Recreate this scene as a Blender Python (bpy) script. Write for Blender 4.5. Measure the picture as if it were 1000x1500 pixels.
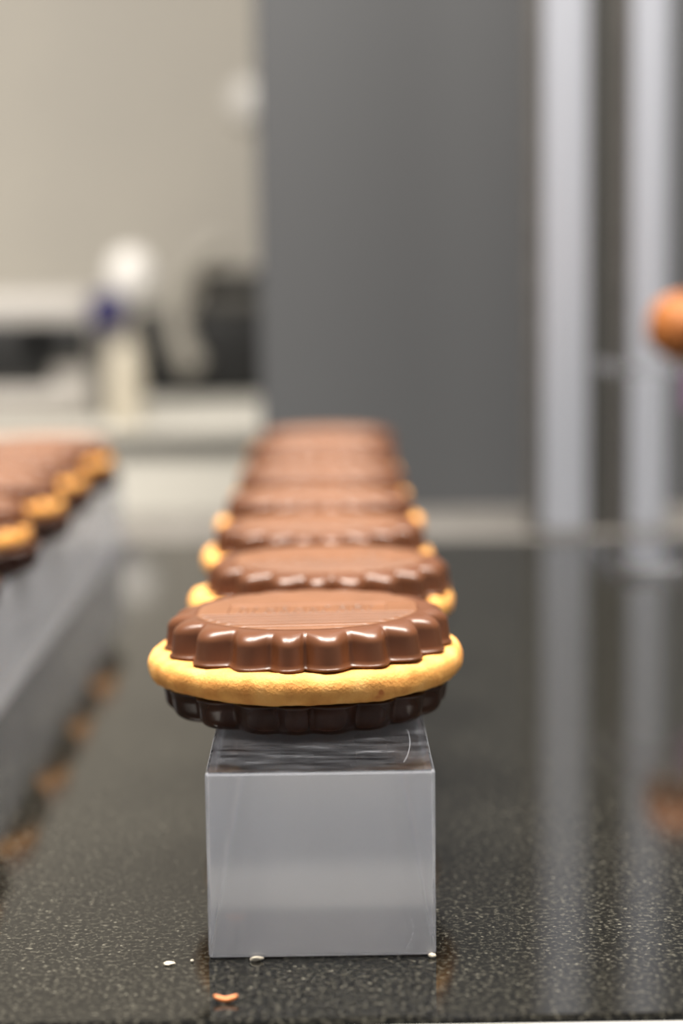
import bpy, bmesh, math, random
from mathutils import Vector, Matrix, noise
random.seed(4)
for o in list(bpy.data.objects):
    bpy.data.objects.remove(o, do_unlink=True)
S = bpy.context.scene
C = S.collection
R = math.radians

# ------------------------------------------------------------------ camera
cam = bpy.data.cameras.new('camera')
cam_o = bpy.data.objects.new('camera', cam)
C.objects.link(cam_o)
S.camera = cam_o
cam.sensor_fit = 'VERTICAL'
cam.sensor_height = 36.0
cam.sensor_width = 24.0
cam.lens = 2800 / 1500 * 36.0
cam.clip_start = 0.01
cam_o.matrix_world = (Matrix.Translation((0, 0, 0.130)) @ Matrix.Rotation(-0.0090914, 4, 'Z')
                      @ Matrix.Rotation(math.pi / 2 - 0.1262324, 4, 'X') @ Matrix.Rotation(-0.0122173, 4, 'Z'))
cam.dof.use_dof = True
cam.dof.focus_distance = 0.376
cam.dof.aperture_fstop = cam.lens / 10.0

# ------------------------------------------------------------------ world, lamps, exposure
W = bpy.data.worlds.new('room_light')
S.world = W
W.use_nodes = True
bg = W.node_tree.nodes['Background']
bg.inputs['Color'].default_value = (0.94, 0.97, 1.0, 1)
bg.inputs['Strength'].default_value = 0.25


def lamp(name, loc, size, power, color=(1, 0.93, 0.84), target=(0, 0.6, 0)):
    l = bpy.data.lights.new(name, 'AREA')
    l.shape = 'DISK'
    l.size = size
    l.energy = power
    l.color = color
    o = bpy.data.objects.new(name, l)
    o.location = loc
    d = Vector(target) - Vector(loc)
    o.rotation_euler = d.to_track_quat('-Z', 'Y').to_euler()
    C.objects.link(o)
    return o


lamp('rear_fill_lamp', (-0.42, 0.50, 1.35), 0.40, 30.0)
lamp('rear_fill_lamp', (0.05, 0.36, 1.35), 0.40, 30.0)
lamp('rear_fill_lamp', (0.50, 0.52, 1.35), 0.40, 30.0)
lamp('rear_fill_lamp', (-0.5, 0.75, 1.7), 0.3, 14.0, target=(-0.3, 2.0, 0.0))  # added fill for the rear counter and wall, not a ceiling lamp
S.view_settings.view_transform = 'Standard'
S.view_settings.look = 'None'
S.view_settings.gamma = 1.0
S.view_settings.use_curve_mapping = False
S.view_settings.exposure = 0.0
S.cycles.max_bounces = 16
S.cycles.glossy_bounces = 12
S.cycles.transmission_bounces = 16
S.cycles.diffuse_bounces = 4


# ------------------------------------------------------------------ materials
def mat(name, color=(0.5, 0.5, 0.5), rough=0.5, metal=0.0, trans=0.0, ior=1.5, coat=0.0):
    m = bpy.data.materials.new(name)
    m.use_nodes = True
    b = m.node_tree.nodes['Principled BSDF']
    b.inputs['Base Color'].default_value = (*color, 1)
    b.inputs['Roughness'].default_value = rough
    b.inputs['Metallic'].default_value = metal
    b.inputs['Transmission Weight'].default_value = trans
    b.inputs['IOR'].default_value = ior
    b.inputs['Coat Weight'].default_value = coat
    return m


def N(m, t, **kw):
    n = m.node_tree.nodes.new(t)
    for k, v in kw.items():
        if hasattr(n, k):
            setattr(n, k, v)
        else:
            n.inputs[k].default_value = v
    return n


def L(m, a, ao, b, bi):
    m.node_tree.links.new(a.outputs[ao], b.inputs[bi])


def ramp(m, stops):
    n = N(m, 'ShaderNodeValToRGB')
    e = n.color_ramp.elements
    while len(e) < len(stops):
        e.new(0.5)
    for el, (p, c) in zip(e, stops):
        el.position = p
        el.color = (*c, 1) if len(c) == 3 else c
    return n


def bsdf(m):
    return m.node_tree.nodes['Principled BSDF']


def bump(m, src, out, strength, dist):
    b = N(m, 'ShaderNodeBump')
    b.inputs['Strength'].default_value = strength
    b.inputs['Distance'].default_value = dist
    L(m, src, out, b, 'Height')
    L(m, b, 'Normal', bsdf(m), 'Normal')
    return b


def noisy(m, c1, c2, scale, detail=4.0, lo=0.35, hi=0.65):
    tc = N(m, 'ShaderNodeTexCoord')
    n = N(m, 'ShaderNodeTexNoise')
    n.inputs['Scale'].default_value = scale
    n.inputs['Detail'].default_value = detail
    L(m, tc, 'Object', n, 'Vector')
    r = ramp(m, [(lo, c1), (hi, c2)])
    L(m, n, 'Fac', r, 'Fac')
    L(m, r, 'Color', bsdf(m), 'Base Color')
    return n, r


# chocolate, milk and dark
M_milk = mat('milk_chocolate', rough=0.33)
n, r = noisy(M_milk, (0.098, 0.035, 0.0140), (0.118, 0.043, 0.0175), 90)
bump(M_milk, n, 'Fac', 0.05, 0.0004)
M_face_lit = mat('milk_chocolate_lit_face', rough=0.36)  # same chocolate as the cap, top-face sheen put into a lighter colour
n, r = noisy(M_face_lit, (0.158, 0.068, 0.031), (0.182, 0.079, 0.037), 120)
bump(M_face_lit, n, 'Fac', 0.05, 0.0003)
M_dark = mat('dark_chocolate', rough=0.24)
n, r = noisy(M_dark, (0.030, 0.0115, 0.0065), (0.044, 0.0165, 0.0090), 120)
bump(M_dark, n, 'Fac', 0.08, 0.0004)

# biscuit
M_bisc = mat('golden_biscuit', rough=0.75)
tc = N(M_bisc, 'ShaderNodeTexCoord')
n1 = N(M_bisc, 'ShaderNodeTexNoise', Scale=160.0, Detail=6.0)
n2 = N(M_bisc, 'ShaderNodeTexNoise', Scale=1500.0, Detail=4.0)
n3 = N(M_bisc, 'ShaderNodeTexNoise', Scale=210.0, Detail=2.0)
for q in (n1, n2, n3):
    L(M_bisc, tc, 'Object', q, 'Vector')
r1 = ramp(M_bisc, [(0.30, (0.60, 0.25, 0.050)), (0.52, (0.76, 0.365, 0.088)), (0.72, (0.82, 0.45, 0.14))])
L(M_bisc, n1, 'Fac', r1, 'Fac')
r3 = ramp(M_bisc, [(0.70, (0, 0, 0)), (0.76, (1, 1, 1))])
L(M_bisc, n3, 'Fac', r3, 'Fac')
mx = N(M_bisc, 'ShaderNodeMixRGB')
mx.inputs['Color2'].default_value = (0.50, 0.15, 0.03, 1)
L(M_bisc, r3, 'Color', mx, 'Fac')
L(M_bisc, r1, 'Color', mx, 'Color1')
L(M_bisc, mx, 'Color', bsdf(M_bisc), 'Base Color')
bump(M_bisc, n2, 'Fac', 0.45, 0.0004)
bsdf(M_bisc).inputs['Subsurface Weight'].default_value = 0.12
bsdf(M_bisc).inputs['Subsurface Radius'].default_value = (0.002, 0.001, 0.0004)
bsdf(M_bisc).inputs['Subsurface Scale'].default_value = 1.0

# polished black granite with light flecks
M_gran = mat('black_granite', rough=0.07, ior=1.47)
tc = N(M_gran, 'ShaderNodeTexCoord')
na = N(M_gran, 'ShaderNodeTexNoise', Scale=900.0, Detail=5.0, Roughness=0.7)
v1 = N(M_gran, 'ShaderNodeTexVoronoi', Scale=1150.0)
v2 = N(M_gran, 'ShaderNodeTexVoronoi', Scale=420.0)
mp = N(M_gran, 'ShaderNodeTexNoise', Scale=320.0, Detail=2.0)
for q in (na, mp):
    L(M_gran, tc, 'Object', q, 'Vector')
wv = N(M_gran, 'ShaderNodeVectorMath', operation='SCALE')
L(M_gran, na, 'Color', wv, 0)
wv.inputs['Scale'].default_value = 0.0012
wa = N(M_gran, 'ShaderNodeVectorMath', operation='ADD')
L(M_gran, tc, 'Object', wa, 0)
L(M_gran, wv, 'Vector', wa, 1)
L(M_gran, wa, 'Vector', v1, 'Vector')
L(M_gran, wa, 'Vector', v2, 'Vector')
ra = ramp(M_gran, [(0.42, (0.003, 0.003, 0.0028)), (0.53, (0.008, 0.0078, 0.0065)), (0.60, (0.040, 0.038, 0.030)), (0.70, (0.085, 0.08, 0.066))])
L(M_gran, na, 'Fac', ra, 'Fac')
sx = N(M_gran, 'ShaderNodeSeparateColor')
L(M_gran, v1, 'Color', sx, 'Color')
rb = ramp(M_gran, [(0.90, (0, 0, 0)), (0.96, (0.35, 0.35, 0.35)), (0.99, (1, 1, 1))])
L(M_gran, sx, 'Red', rb, 'Fac')
rd = ramp(M_gran, [(0.25, (1, 1, 1)), (0.5, (0, 0, 0))])
L(M_gran, v1, 'Distance', rd, 'Fac')
mu = N(M_gran, 'ShaderNodeMath', operation='MULTIPLY')
L(M_gran, rb, 'Color', mu, 0)
L(M_gran, rd, 'Color', mu, 1)
mg = N(M_gran, 'ShaderNodeMixRGB')
mg.inputs['Color2'].default_value = (0.11, 0.105, 0.085, 1)
L(M_gran, mu, 'Value', mg, 'Fac')
L(M_gran, ra, 'Color', mg, 'Color1')
L(M_gran, mg, 'Color', bsdf(M_gran), 'Base Color')

# acrylic: body slightly hazy, faces lightly scratched
def acrylic(name, rough, haze, scratch=True, col=(0.97, 0.975, 0.985)):
    m = mat(name, col, rough, 0, 1.0, 1.49)
    t = m.node_tree
    out = t.nodes['Material Output']
    d = N(m, 'ShaderNodeBsdfDiffuse')
    d.inputs['Color'].default_value = (0.76, 0.79, 0.88, 1)
    mixs = N(m, 'ShaderNodeMixShader')
    mixs.inputs['Fac'].default_value = haze
    L(m, bsdf(m), 'BSDF', mixs, 1)
    L(m, d, 'BSDF', mixs, 2)
    L(m, mixs, 'Shader', out, 'Surface')
    if scratch:
        tcx = N(m, 'ShaderNodeTexCoord')
        mpx = N(m, 'ShaderNodeMapping')
        mpx.inputs['Scale'].default_value = (90, 300, 60)
        mpx.inputs['Rotation'].default_value = (0, 0, 0.15)
        L(m, tcx, 'Object', mpx, 'Vector')
        nn = N(m, 'ShaderNodeTexNoise', Scale=1.0, Detail=5.0, Roughness=0.65)
        L(m, mpx, 'Vector', nn, 'Vector')
        rr = ramp(m, [(0.35, (0.0,) * 3), (0.62, (0.025,) * 3), (0.76, (0.10,) * 3)])
        L(m, nn, 'Fac', rr, 'Fac')
        ge = N(m, 'ShaderNodeNewGeometry')
        sp = N(m, 'ShaderNodeSeparateXYZ')
        L(m, ge, 'Normal', sp, 'Vector')
        mm = N(m, 'ShaderNodeMixRGB')
        mm.inputs['Color1'].default_value = (haze,) * 3 + (1,)
        st = N(m, 'ShaderNodeMath', operation='GREATER_THAN')
        st.inputs[1].default_value = 0.9
        L(m, sp, 'Z', st, 0)
        L(m, st, 'Value', mm, 'Fac')
        so = N(m, 'ShaderNodeSeparateXYZ')          # one long curved scratch near the front right
        L(m, tcx, 'Object', so, 'Vector')
        v0 = N(m, 'ShaderNodeVectorMath', operation='MULTIPLY_ADD')
        v0.inputs[1].default_value = (1, 1, 0)
        v0.inputs[2].default_value = (0.0820, -0.026, 0)
        L(m, tcx, 'Object', v0, 0)
        vl = N(m, 'ShaderNodeVectorMath', operation='LENGTH')
        L(m, v0, 'Vector', vl, 0)
        c1 = N(m, 'ShaderNodeMath', operation='COMPARE')
        c1.inputs[1].default_value = 0.1000
        c1.inputs[2].default_value = 0.00010
        L(m, vl, 'Value', c1, 0)
        c2 = N(m, 'ShaderNodeMath', operation='COMPARE')
        c2.inputs[1].default_value = 0.022
        c2.inputs[2].default_value = 0.016
        L(m, so, 'Y', c2, 0)
        c3 = N(m, 'ShaderNodeMath', operation='MULTIPLY')
        L(m, c1, 'Value', c3, 0)
        L(m, c2, 'Value', c3, 1)
        c4 = N(m, 'ShaderNodeMath', operation='MULTIPLY_ADD')
        c4.inputs[1].default_value = 0.09
        L(m, c3, 'Value', c4, 0)
        L(m, rr, 'Color', c4, 2)
        L(m, c4, 'Value', mm, 'Color2')
        L(m, mm, 'Color', mixs, 'Fac')
    return m


M_acr = acrylic('clear_acrylic', 0.11, 0.26)
M_acr_thin = acrylic('clear_acrylic_sheet', 0.03, 0.006, False)

M_panel = mat('dark_grey_panel', (0.066, 0.069, 0.074), 0.55)
M_wall = mat('beige_wall', rough=0.8)
n, r = noisy(M_wall, (0.46, 0.435, 0.39), (0.49, 0.462, 0.41), 6)
M_strip = mat('grey_stone_strip', rough=0.35)
n, r = noisy(M_strip, (0.115, 0.108, 0.10), (0.145, 0.137, 0.127), 60)
M_edge_glare = mat('white_edge_glare', (0.75, 0.75, 0.73), 0.15)  # glare on the counter's front chamfer, put into a white colour
M_alu = mat('brushed_aluminium', (0.49, 0.515, 0.58), 0.4, 0.3)
M_gap = mat('dark_grey_seal', (0.045, 0.044, 0.040), 0.6)
M_white = mat('white_laminate', (0.68, 0.66, 0.60), 0.45)
M_door = mat('cream_laminate', (0.62, 0.60, 0.54), 0.4)
M_wplast = mat('white_plastic', (0.74, 0.72, 0.69), 0.35)
M_house = mat('pale_grey_plastic', (0.42, 0.40, 0.375), 0.45)
M_black = mat('black_plastic', (0.006, 0.0065, 0.007), 0.6)
M_mid = mat('grey_plastic', (0.10, 0.095, 0.085), 0.5)
M_hose = mat('grey_hose_rubber', (0.36, 0.34, 0.30), 0.5)
M_blue = mat('navy_blue_plastic', (0.010, 0.008, 0.09), 0.5)
M_bottle = mat('cream_translucent_plastic', (0.60, 0.55, 0.45), 0.4)
M_cab = mat('dark_cabinet', (0.05, 0.05, 0.05), 0.6)
M_floor = mat('grey_floor_tile', (0.22, 0.21, 0.20), 0.5)
M_steel = mat('stainless_steel', (0.6, 0.6, 0.6), 0.25, 1.0)
M_truf = mat('caramel_coating', rough=0.65)
n, r = noisy(M_truf, (0.22, 0.062, 0.006), (0.36, 0.118, 0.014), 110)
bump(M_truf, n, 'Fac', 0.5, 0.001)
M_purple = mat('purple_card', (0.17, 0.10, 0.17), 0.6)
M_crumb = mat('orange_shaving', (0.75, 0.24, 0.07), 0.35)
M_pale = mat('pale_crumb', (0.75, 0.68, 0.55), 0.7)


# ------------------------------------------------------------------ helpers
def obj(name, bm, m, parent=None, smooth=True, loc=None):
    me = bpy.data.meshes.new(name)
    bmesh.ops.recalc_face_normals(bm, faces=bm.faces)
    bm.to_mesh(me)
    bm.free()
    me.materials.append(m)
    if smooth:
        for p in me.polygons:
            p.use_smooth = True
    o = bpy.data.objects.new(name, me)
    C.objects.link(o)
    if parent:
        o.parent = parent
    if loc:
        o.location = loc
    return o


def box(x0, x1, y0, y1, z0, z1, bev=0.0, seg=2, bm=None):
    t = bmesh.new()
    bmesh.ops.create_cube(t, size=1)
    for v in t.verts:
        v.co = Vector(((x0 + x1) / 2 + v.co.x * (x1 - x0), (y0 + y1) / 2 + v.co.y * (y1 - y0), (z0 + z1) / 2 + v.co.z * (z1 - z0)))
    if bev > 0:
        bmesh.ops.bevel(t, geom=t.edges[:], offset=bev, segments=seg, profile=0.5, affect='EDGES')
    if bm is None:
        return t
    me = bpy.data.meshes.new('tmp')
    t.to_mesh(me)
    t.free()
    bm.from_mesh(me)
    bpy.data.meshes.remove(me)
    return bm


def lathe(prof, n=48):
    """prof: (r, z) list from bottom to top; closed at both ends."""
    bm = bmesh.new()
    rings = []
    for r_, z in prof:
        rings.append([bm.verts.new((r_ * math.cos(2 * math.pi * k / n), r_ * math.sin(2 * math.pi * k / n), z)) for k in range(n)])
    for a, b in zip(rings, rings[1:]):
        for k in range(n):
            bm.faces.new((a[k], a[(k + 1) % n], b[(k + 1) % n], b[k]))
    bm.faces.new(rings[0][::-1])
    bm.faces.new(rings[-1])
    return bm


def tube(pts, rad, n=16):
    bm = bmesh.new()
    rings = []
    P = [Vector(p) for p in pts]
    for i, p in enumerate(P):
        t = (P[min(i + 1, len(P) - 1)] - P[max(i - 1, 0)]).normalized()
        u = t.cross(Vector((0, 1, 0)))
        u = u.normalized() if u.length > 1e-4 else Vector((1, 0, 0))
        w = t.cross(u).normalized()
        rr = rad[i] if isinstance(rad, (list, tuple)) else rad
        rings.append([bm.verts.new(p + rr * (math.cos(2 * math.pi * k / n) * u + math.sin(2 * math.pi * k / n) * w)) for k in range(n)])
    for a, b in zip(rings, rings[1:]):
        for k in range(n):
            bm.faces.new((a[k], a[(k + 1) % n], b[(k + 1) % n], b[k]))
    bm.faces.new(rings[0][::-1])
    bm.faces.new(rings[-1])
    return bm


def tag(o, label=None, cat=None, group=None, kind=None):
    if label:
        o['label'] = label
    if cat:
        o['category'] = cat
    if group:
        o['group'] = group
    if kind:
        o['kind'] = kind
    return o


def thing(name, loc, label, cat, group=None, rz=0.0):
    o = bpy.data.objects.new(name, None)
    o.empty_display_size = 0.01
    o.location = loc
    o.rotation_euler = (0, 0, rz)
    C.objects.link(o)
    return tag(o, label, cat, group)


# ------------------------------------------------------------------ the setting
tag(obj('floor', box(-3, 3, -1.5, 3.0, -0.95, -0.90), M_floor, smooth=False), kind='structure')
tag(obj('wall_far', box(-2.5, 1.5, 2.30, 2.40, -0.90, 2.2), M_wall, smooth=False), kind='structure')
tag(obj('wall_back', box(-0.0335, 2.0, 1.032, 1.11, -0.90, 2.2, 0.002), M_panel, smooth=False), kind='structure')
tag(obj('trim_1', box(-1.1, 1.6, 0.9178, 1.0310, -0.03, 0.0005, 0.001), M_strip, smooth=False), kind='structure')

t = thing('granite_counter', (0, 0.32, 0), 'polished black granite display counter carrying the rows of chocolate biscuits', 'counter')
obj('worktop', box(-1.1, 1.6, 0.0, 0.597, -0.03, 0.0, 0.0012), M_gran, t, smooth=False)
obj('edge_glare_strip', box(-1.1, 1.6, -0.030, -0.0012, -0.034, -0.0004, 0.0012), M_edge_glare, t, smooth=False)  # granite chamfer glare, built as a white strip
obj('base_cabinet', box(-1.08, 1.58, 0.02, 0.70, -0.899, -0.031), M_cab, t, smooth=False)

# posts of the case behind the counter
for i, (x0, x1, lb) in enumerate(((0.1065, 0.1285, 'left-hand brushed aluminium upright post behind the granite counter'),
                                  (0.1490, 0.1670, 'right-hand brushed aluminium upright post, behind the truffle on its clear riser'))):
    p = thing('aluminium_post', ((x0 + x1) / 2, 0.932, 0.0006), lb, 'post', 'upright posts behind the counter')
    w = (x1 - x0) / 2
    obj('upright', box(-w, w, -0.011, 0.011, 0, 1.6, 0.004, 3), M_alu, p)
    obj('side_flange', box(-w - 0.0065, -w - 0.0002, -0.004, 0.008, 0, 1.6, 0.0015), M_mid if False else M_strip, p)
g = obj('dark_channel', box(0.1292, 0.1418, 0.933, 0.945, 0.0008, 1.6, 0.001), M_gap, smooth=False)
tag(g, 'dark recessed channel strip between the two aluminium posts', 'channel')

# ------------------------------------------------------------------ rear counter and the things on it
t = thing('rear_counter', (-0.7, 1.9, -0.9), 'cream rear counter with white worktop below the beige wall', 'counter')
obj('worktop', box(-1.2, 0.9, -0.36, 0.395, 0.890, 0.90, 0.002), M_white, t)
obj('edge_shade_strip', box(-1.2, 0.9, -0.366, -0.3602, 0.889, 0.8995, 0.001), M_mid, t)  # shadow gap under the worktop edge, put in as a grey strip
obj('carcass', box(-1.19, 0.89, -0.335, 0.395, 0.0, 0.8898), M_white, t, smooth=False)
for k in range(4):
    x0 = -1.18 + k * 0.515
    d = obj('door', box(x0, x0 + 0.508, -0.359, -0.336, 0.08, 0.888, 0.003), M_door, t)
    obj('handle', box(x0 + 0.468, x0 + 0.486, -0.380, -0.3592, 0.72, 0.885, 0.005), M_wplast, d)

# white appliance with a black front band
t = thing('kitchen_appliance', (-0.285, 1.72, 0.0004), 'low white appliance with a black front band at the left edge', 'appliance')
obj('housing', box(-0.14, 0.086, -0.045, 0.10, 0, 0.113, 0.012, 3), M_house, t)
bm = box(-0.13, 0.050, -0.052, -0.0455, 0.034, 0.088, 0.003)
box(0.025, 0.083, -0.052, -0.0455, 0.052, 0.088, 0.003, 2, bm)
obj('front_band', bm, M_black, t)
obj('lower_tray', box(-0.13, 0.072, -0.054, -0.0455, 0.008, 0.030, 0.003), M_house, t)

# spray bottle
t = thing('spray_bottle', (-0.1680, 1.630, 0.0004), 'cream spray bottle with white round head and navy blue trigger', 'bottle')
obj('body', lathe([(0.001, 0), (0.016, 0.0), (0.0175, 0.003), (0.0175, 0.055), (0.0155, 0.066), (0.0105, 0.074), (0.0098, 0.084)], 32), M_bottle, t)
obj('trigger', box(-0.029, 0.003, -0.028, 0.010, 0.0848, 0.114, 0.005, 3), M_blue, t)
obj('spray_head', lathe([(0.001, 0.1), (0.013, 0.1), (0.021, 0.108), (0.0245, 0.122), (0.0225, 0.138), (0.014, 0.150), (0.001, 0.153)], 32), M_wplast, t, loc=(0.008, 0, 0))

t.scale = (0.88, 0.88, 0.98)
# coffee machine with a curved grey hose
t = thing('coffee_machine', (-0.120, 2.0, 0.0004), 'black coffee machine with grey band and curved grey hose, beside the grey wall', 'machine')
bm = box(-0.074, 0.063, -0.02, 0.16, 0.0, 0.090, 0.006)
obj('body', bm, M_black, t)
obj('upper_band', box(-0.010, 0.063, -0.015, 0.16, 0.0902, 0.108, 0.004), M_mid, t)
obj('top_cover', box(-0.006, 0.063, -0.02, 0.16, 0.1082, 0.130, 0.005), M_black, t)
pts = []
for k in range(33):
    a = R(98 + k * 128 / 32)
    pts.append((0.033 + 0.061 * math.cos(a), -0.034, 0.083 + 0.074 * math.sin(a)))
obj('hose', tube(pts, 0.0130, 16), M_hose, t)

k_ = obj('wall_glint_disc', lathe([(0.001, 0), (0.024, 0), (0.026, 0.003), (0.024, 0.010), (0.016, 0.014), (0.001, 0.015)], 32), M_wplast)  # bright glint on a wall fitting, built as a white disc
k_.location = (-0.080, 2.2996, 0.327)
k_.rotation_euler = (R(90), 0, 0)
tag(k_, 'small white disc for the glint of a fitting on the beige wall beside the grey panel', 'wall fitting')


# ------------------------------------------------------------------ acrylic bars
def bar(name, x0, x1, y0, y1, h, label):
    b = obj(name, box(-(x1 - x0) / 2, (x1 - x0) / 2, 0, y1 - y0, 0, h, 0.0006, 2), M_acr, smooth=False)
    b.location = ((x0 + x1) / 2, y0, 0.0002)
    return tag(b, label, 'display block', 'clear acrylic display bars')


BAR_H = 0.0362
bar('acrylic_block', -0.0231, 0.0202, 0.3503, 0.9168, BAR_H, 'clear acrylic bar under the central row of biscuits, square end facing forward')
bar('acrylic_block', -0.157, -0.0968, 0.44, 0.905, BAR_H, 'clear acrylic bar under the left-hand row of biscuits')
ZB = BAR_H + 0.0004

# ------------------------------------------------------------------ biscuits
PER = 14
BOUNDS = [-55.6, -32.8, -13.0, 0.4, 20.2, 38.2, 58.0, 77.0]
BOUNDS += [77.0 + (283.0 - 77.0) * k / 11 for k in range(1, 12)]
NS = len(BOUNDS)
ANG = []
for i, b0 in enumerate(BOUNDS):                       # scallops of slightly uneven width, as moulded
    b1 = BOUNDS[i + 1] if i + 1 < NS else BOUNDS[0] + 360
    for k in range(PER):
        ANG.append((R(-90 + b0 + (b1 - b0) * k / PER), (k / PER) * 2 - 1, min(1.15, (b1 - b0) / 19.0)))


def scallop_r(k, rad, depth):
    a, u, w = ANG[k]
    return rad - w * depth * (0.55 * (0.5 - 0.5 * math.cos(math.pi * u)) ** 1.5 + 0.45 * (1 - math.sqrt(max(0.0, 1 - (u * 0.975) ** 2)))) + (w - 1) * 0.0004


def scalloped(rings, cap_bottom=True, cap_top=True):
    """rings: (radius, scallop depth, z)."""
    n = NS * PER
    bm = bmesh.new()
    vs = []
    for rad, dep, z in rings:
        row = []
        for k in range(n):
            a = ANG[k][0]
            q = scallop_r(k, rad, dep)
            row.append(bm.verts.new((q * math.cos(a), q * math.sin(a), z)))
        vs.append(row)
    for a, b in zip(vs, vs[1:]):
        for k in range(n):
            bm.faces.new((a[k], a[(k + 1) % n], b[(k + 1) % n], b[k]))
    if cap_bottom:
        bm.faces.new(vs[0][::-1])
    if cap_top:
        bm.faces.new(vs[-1])
    return bm


def cap_rings():
    out = [(0.0285, 0.0026, 0.0), (0.0309, 0.0029, 0.0), (0.0312, 0.0029, 0.00025), (0.0310, 0.0029, 0.0005), (0.0307, 0.0032, 0.0007),
           (0.0306, 0.0034, 0.0014), (0.0304, 0.0036, 0.0030), (0.0302, 0.0037, 0.0046)]
    cx, cz, rx, rz = 0.0258, 0.0046, 0.0044, 0.0028
    for k in range(1, 11):
        a = R(k * 8.7)
        out.append((cx + rx * math.cos(a), 0.0037 - 0.0022 * (k / 10) ** 2, cz + rz * math.sin(a)))
    out += [(0.0249, 0.0009, 0.00744), (0.0243, 0.0005, 0.00747), (0.0240, 0.0003, 0.00747), (0.0238, 0.0003, 0.0066)]
    return out


def make_cap_mesh():
    return scalloped(cap_rings())


def make_face():
    """the flat round top: fine straight ridges, and a sunk band of worn raised relief across the middle."""
    Rf = 0.0240
    bm = bmesh.new()
    ys = []
    pitch = 0.0027
    y = -Rf + 0.00002
    prof = []
    # ridge profile along y
    k = 0
    def ridge(y0):
        w, h, yc = 0.00045, 0.00034, y0 + pitch * 0.6
        return [(y0 + 0.0001, 0.0), (yc - w - 0.00015, 0.0)] + [(yc - w * math.cos(R(q)), h * math.sin(R(q))) for q in (0, 20, 40, 60, 80, 100, 120, 140, 160, 180)] + [(yc + w + 0.00015, 0.0)]
    yy = -0.0239
    while yy < -0.0065:
        prof += ridge(yy)
        yy += pitch
    prof += [(-0.0060, 0.0001), (-0.0046, -0.00025), (0.0056, -0.00025), (0.0064, 0.0001)]
    yy = 0.0075
    while yy < 0.0208:
        prof += [(a, b * 0.35) for a, b in ridge(yy)]
        yy += pitch
    prof += [(0.0239, 0.0)]
    xin = 0.0168
    rows = []
    for y, z in prof:
        xm = math.sqrt(max(0.0, Rf * Rf - y * y))
        xe = max(xm - 0.0014, 0.0)
        xs = [-xm, -xe] + [max(-xe, min(xe, s)) for s in (-xin - 0.0003, -xin, xin, xin + 0.0003)] + [xe, xm]
        row = []
        for i, x in enumerate(xs):
            zz = z
            if z < -0.0001 and i not in (3, 4):
                zz = 0.0001
            zz *= max(0.0, min(1.0, (Rf - math.hypot(x, y)) / 0.0010))
            row.append(bm.verts.new((x, y, 0.00755 + zz)))
        rows.append(row)
    for a, b in zip(rows, rows[1:]):
        for i in range(7):
            try:
                bm.faces.new((a[i], a[i + 1], b[i + 1], b[i]))
            except ValueError:
                pass
    # skirt down to the cap
    be = [e for e in bm.edges if e.is_boundary]
    ex = bmesh.ops.extrude_edge_only(bm, edges=be)
    for v in ex['geom']:
        if isinstance(v, bmesh.types.BMVert):
            v.co.z = 0.0067
    bmesh.ops.dissolve_degenerate(bm, dist=1e-7, edges=bm.edges[:])
    return bm


def make_relief():
    rnd = random.Random(9)
    bm = bmesh.new()
    x = -0.0150
    while x < 0.0145:
        w = rnd.uniform(0.0016, 0.0026)
        kind = rnd.randint(0, 3)
        z0, z1 = 0.0072, 0.00756
        box(x, x + 0.0006, -0.0030, 0.0040, z0, z1, 0.0001, 1, bm)
        if kind != 1:
            box(x + w - 0.0006, x + w, -0.0030, 0.0030 if kind == 2 else 0.0040, z0, z1, 0.0001, 1, bm)
        if kind != 0:
            box(x + 0.0006, x + w - 0.0006, 0.0032, 0.0040, z0, z1, 0.0001, 1, bm)
        if kind in (0, 3):
            box(x + 0.0006, x + w - 0.0006, 0.0002, 0.0009, z0, z1, 0.0001, 1, bm)
        x += w + 0.0009
    return bm


def make_biscuit(seed):
    n = 220
    prof = []
    H, Rr = 0.0064, 0.0337
    for k in range(21):
        a = -math.pi / 2 + math.pi * k / 20
        c = math.copysign(abs(math.cos(a)) ** 0.75, math.cos(a))
        prof.append((Rr - 0.0034 + 0.0034 * c, H / 2 + H / 2 * math.copysign(abs(math.sin(a)) ** 0.85, math.sin(a))))
    prof = [(0.015, 0.0), (0.024, 0.0), (0.0285, 0.0)] + prof + [(0.0285, H), (0.024, H), (0.015, H)]
    bm = bmesh.new()
    rows = []
    for r_, z in prof:
        row = []
        for k in range(n):
            a = 2 * math.pi * k / n
            p = Vector((r_ * math.cos(a), r_ * math.sin(a), z))
            q = p * 1.0 + Vector((seed * 3.1, seed, 0))
            f = 0.00055 * noise.noise(q * 85) + 0.00022 * noise.noise(q * 330) + 0.00010 * noise.noise(q * 800)
            d = Vector((math.cos(a), math.sin(a), 0)) * (0.9 if r_ > 0.029 else 0) + Vector((0, 0, (z / H * 2 - 1) * 0.8))
            if r_ < 0.027:
                d *= 0.0
            p = p + d * f
            row.append(bm.verts.new(p))
        rows.append(row)
    for a, b in zip(rows, rows[1:]):
        for k in range(n):
            bm.faces.new((a[k], a[(k + 1) % n], b[(k + 1) % n], b[k]))
    bm.faces.new(rows[0][::-1])
    bm.faces.new(rows[-1])
    return bm


def base_rings():
    out = [(0.0255, 0.0010, 0.0)]
    for k in range(0, 9):
        a = R(-90 + k * 10.5)
        out.append((0.0265 + 0.0037 * math.cos(a), 0.0016 + 0.0014 * math.sin(R(k * 10.5)), 0.0030 + 0.0030 * math.sin(a)))
    out += [(0.0304, 0.0030, 0.0042), (0.0306, 0.0029, 0.0057), (0.0309, 0.0026, 0.0060), (0.0308, 0.0026, 0.0064), (0.0285, 0.0020, 0.0066)]
    return out


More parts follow.
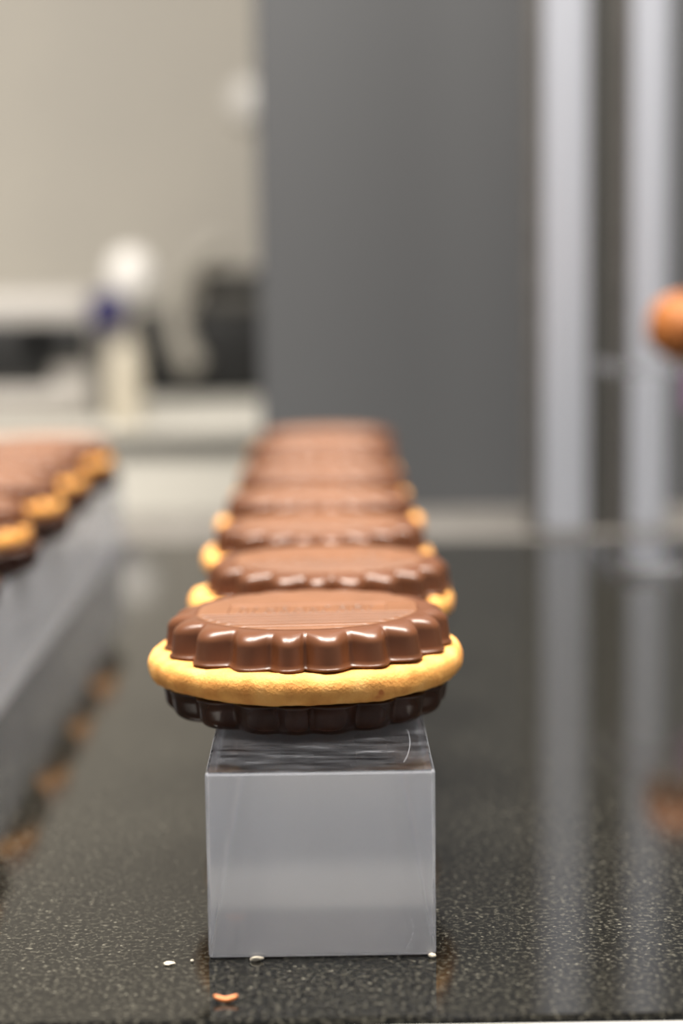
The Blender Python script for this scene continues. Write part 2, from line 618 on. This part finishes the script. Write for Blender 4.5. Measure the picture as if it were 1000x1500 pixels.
root = thing('chocolate_biscuit', (0, 0, 0), 'x', 'biscuit')
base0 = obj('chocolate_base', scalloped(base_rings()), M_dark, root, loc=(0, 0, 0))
bisc0 = obj('biscuit_disc', make_biscuit(1), M_bisc, root, loc=(0, 0, 0.0067))
cap0 = obj('chocolate_cap', make_cap_mesh(), M_milk, root, loc=(0, 0, 0.0133))
face0 = obj('embossed_face', make_face(), M_face_lit, cap0, smooth=False)
rel0 = obj('worn_relief', make_relief(), M_face_lit, cap0, smooth=False)
bisc_alt = [make_biscuit(s) for s in (5, 11)]
bisc_me = [bisc0.data]
for b in bisc_alt:
    tmp = obj('biscuit_disc', b, M_bisc)
    bisc_me.append(tmp.data)
    bpy.data.objects.remove(tmp, do_unlink=True)
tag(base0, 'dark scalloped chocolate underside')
tag(cap0, 'glossy milk chocolate scalloped top')


def copy_biscuit():
    r_ = root.copy()
    C.objects.link(r_)
    for ch in list(root.children):
        c = ch.copy()
        C.objects.link(c)
        c.parent = r_
        for g_ in ch.children:
            d = g_.copy()
            C.objects.link(d)
            d.parent = c
    return r_


order = ['second', 'third', 'fourth', 'fifth', 'sixth', 'seventh']
row = [(-0.0044, 0.4065), (-0.0010, 0.4785), (-0.0021, 0.5500), (-0.0015, 0.6225), (-0.0010, 0.7010), (-0.0012, 0.7830), (-0.0010, 0.8660)]
left = [(-0.1262, 0.5270), (-0.1262, 0.6030), (-0.1258, 0.6790), (-0.1266, 0.7530), (-0.1252, 0.8330)]
labels = ['nearest and sharpest milk chocolate topped biscuit, at the front end of the central clear bar']
for w in order[:-1]:
    labels.append('milk chocolate topped biscuit, %s from the front in the central row' % w)
labels.append('last milk chocolate topped biscuit, at the far end of the central row')
llabels = ['nearest biscuit of the left-hand row, mostly cut off by the picture edge',
           'second biscuit from the front in the left-hand row, half cut off',
           'third biscuit from the front in the left-hand row',
           'fourth biscuit from the front in the left-hand row',
           'last chocolate topped biscuit at the far end of the left-hand row']
rnd = random.Random(3)
items = [(p, l, 'chocolate biscuits in the central row') for p, l in zip(row, labels)] + \
        [(p, l, 'chocolate biscuits in the left-hand row') for p, l in zip(left, llabels)]
for i, ((x, y), lb, gr) in enumerate(items):
    o = root if i == 0 else copy_biscuit()
    o.location = (x, y, ZB)
    o.rotation_euler = (0, 0, R(-1.5) if i == 0 else R(rnd.uniform(-4, 4)))
    tag(o, lb, 'biscuit', gr)
    for ch in o.children:
        if ch.name.startswith('biscuit_disc'):
            ch.data = bisc_me[i % 3]
            if i >= len(row):
                ch.location.z = 0.0083
                ch.scale = (0.965, 0.965, 0.9)
            elif i >= 4:
                ch.scale = (0.955, 0.955, 1.0)
            ch.rotation_euler = (0, R(-0.5) if i == 0 else 0, R(rnd.uniform(0, 360)) if i else 0)
        if ch.name.startswith('chocolate_cap'):
            if i >= len(row):
                ch.location.z = 0.0141
            ch.location.x = 0.0012 if i >= len(row) else (0.0006, 0.0019, 0.0008, 0.0, 0.0)[i % 5]
            ch.rotation_euler = (0, R(-0.8) if i == 0 else R(rnd.uniform(-.5, .5)), 0)
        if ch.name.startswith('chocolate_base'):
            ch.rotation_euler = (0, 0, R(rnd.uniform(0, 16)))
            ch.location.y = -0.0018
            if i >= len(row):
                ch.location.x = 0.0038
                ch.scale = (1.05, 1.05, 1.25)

# ------------------------------------------------------------------ truffle on its clear riser
t = thing('acrylic_riser', (0.165, 0.845, 0.0004), 'tall clear acrylic riser with round truffle on top', 'display riser')
obj('base_plate', box(-0.043, 0.045, -0.048, 0.035, 0, 0.004, 0.0006), M_acr_thin, t, smooth=False)
obj('top_plate', box(-0.043, 0.045, -0.043, 0.012, 0.0842, 0.0882, 0.0016, 4), M_acr_thin, t, smooth=False)
obj('stem', box(0.006, 0.040, -0.030, 0.004, 0.0041, 0.0841, 0.001), M_acr_thin, t, smooth=False)

bm = bmesh.new()
bmesh.ops.create_icosphere(bm, subdivisions=5, radius=0.0145)
for v in bm.verts:
    d = v.co.normalized()
    v.co += d * (0.0011 * noise.noise(d * 2.3 + Vector((3, 1, 2))) + 0.0004 * noise.noise(d * 7))
zm = min(v.co.z for v in bm.verts)
o = obj('truffle', bm, M_truf)
o.location = (0.1545, 0.825, 0.0886 + 0.0003 - zm)
tag(o, 'round caramel brown truffle on the clear riser at the right edge', 'truffle')

o = obj('price_tag', box(-0.011, 0.011, -0.0005, 0.0005, 0, 0.0165, 0.0004), M_purple, smooth=False)
o.location = (0.162, 0.8012, 0.0690)
tag(o, 'small purple tag hanging below the truffle on the clear riser', 'tag')

# ------------------------------------------------------------------ crumbs on the granite
pts = []
for k in range(15):
    u = k / 14 * 2 - 1
    pts.append((0.0021 * u, -0.0002 - 0.0003 * math.cos(u * 1.4), 0.0006 + 0.0007 * u * u))
rads = [0.0005 * math.sqrt(max(0.08, 1 - (k / 14 * 2 - 1) ** 4)) for k in range(15)]
o = obj('chocolate_shaving', tube(pts, rads, 10), M_crumb)
o.location = (-0.0188, 0.3292, 0.0)
tag(o, 'tiny curled orange shaving lying on granite before the clear block', 'shaving')


def crumb(name, loc, size, sc, label, m=M_pale, group='pale crumbs on the granite'):
    bm = bmesh.new()
    bmesh.ops.create_icosphere(bm, subdivisions=2, radius=size)
    for v in bm.verts:
        v.co = Vector((v.co.x * sc[0], v.co.y * sc[1], v.co.z * sc[2])) * (1 + 0.35 * noise.noise(v.co * 1800 + Vector(loc) * 40))
    zm = min(v.co.z for v in bm.verts)
    o = obj(name, bm, m, smooth=False)
    o.location = (loc[0], loc[1], loc[2] - zm)
    return tag(o, label, 'crumb', group)


crumb('biscuit_crumb', (-0.0304, 0.3478, 0), 0.0007, (1.6, 1.0, 0.5), 'flat pale crumb on granite left of the clear block')
crumb('biscuit_crumb', (-0.0262, 0.3492, 0), 0.00035, (1, 1, 0.8), 'tiny pale speck of crumb close beside the clear block')
crumb('biscuit_crumb', (-0.0140, 0.3493, 0), 0.0006, (2.2, 0.8, 0.8), 'whitish crumb at the front bottom edge of the clear block')
crumb('biscuit_crumb', (0.0193, 0.3494, 0), 0.00055, (1.3, 0.8, 0.9), 'whitish crumb at the right bottom corner of the clear block')
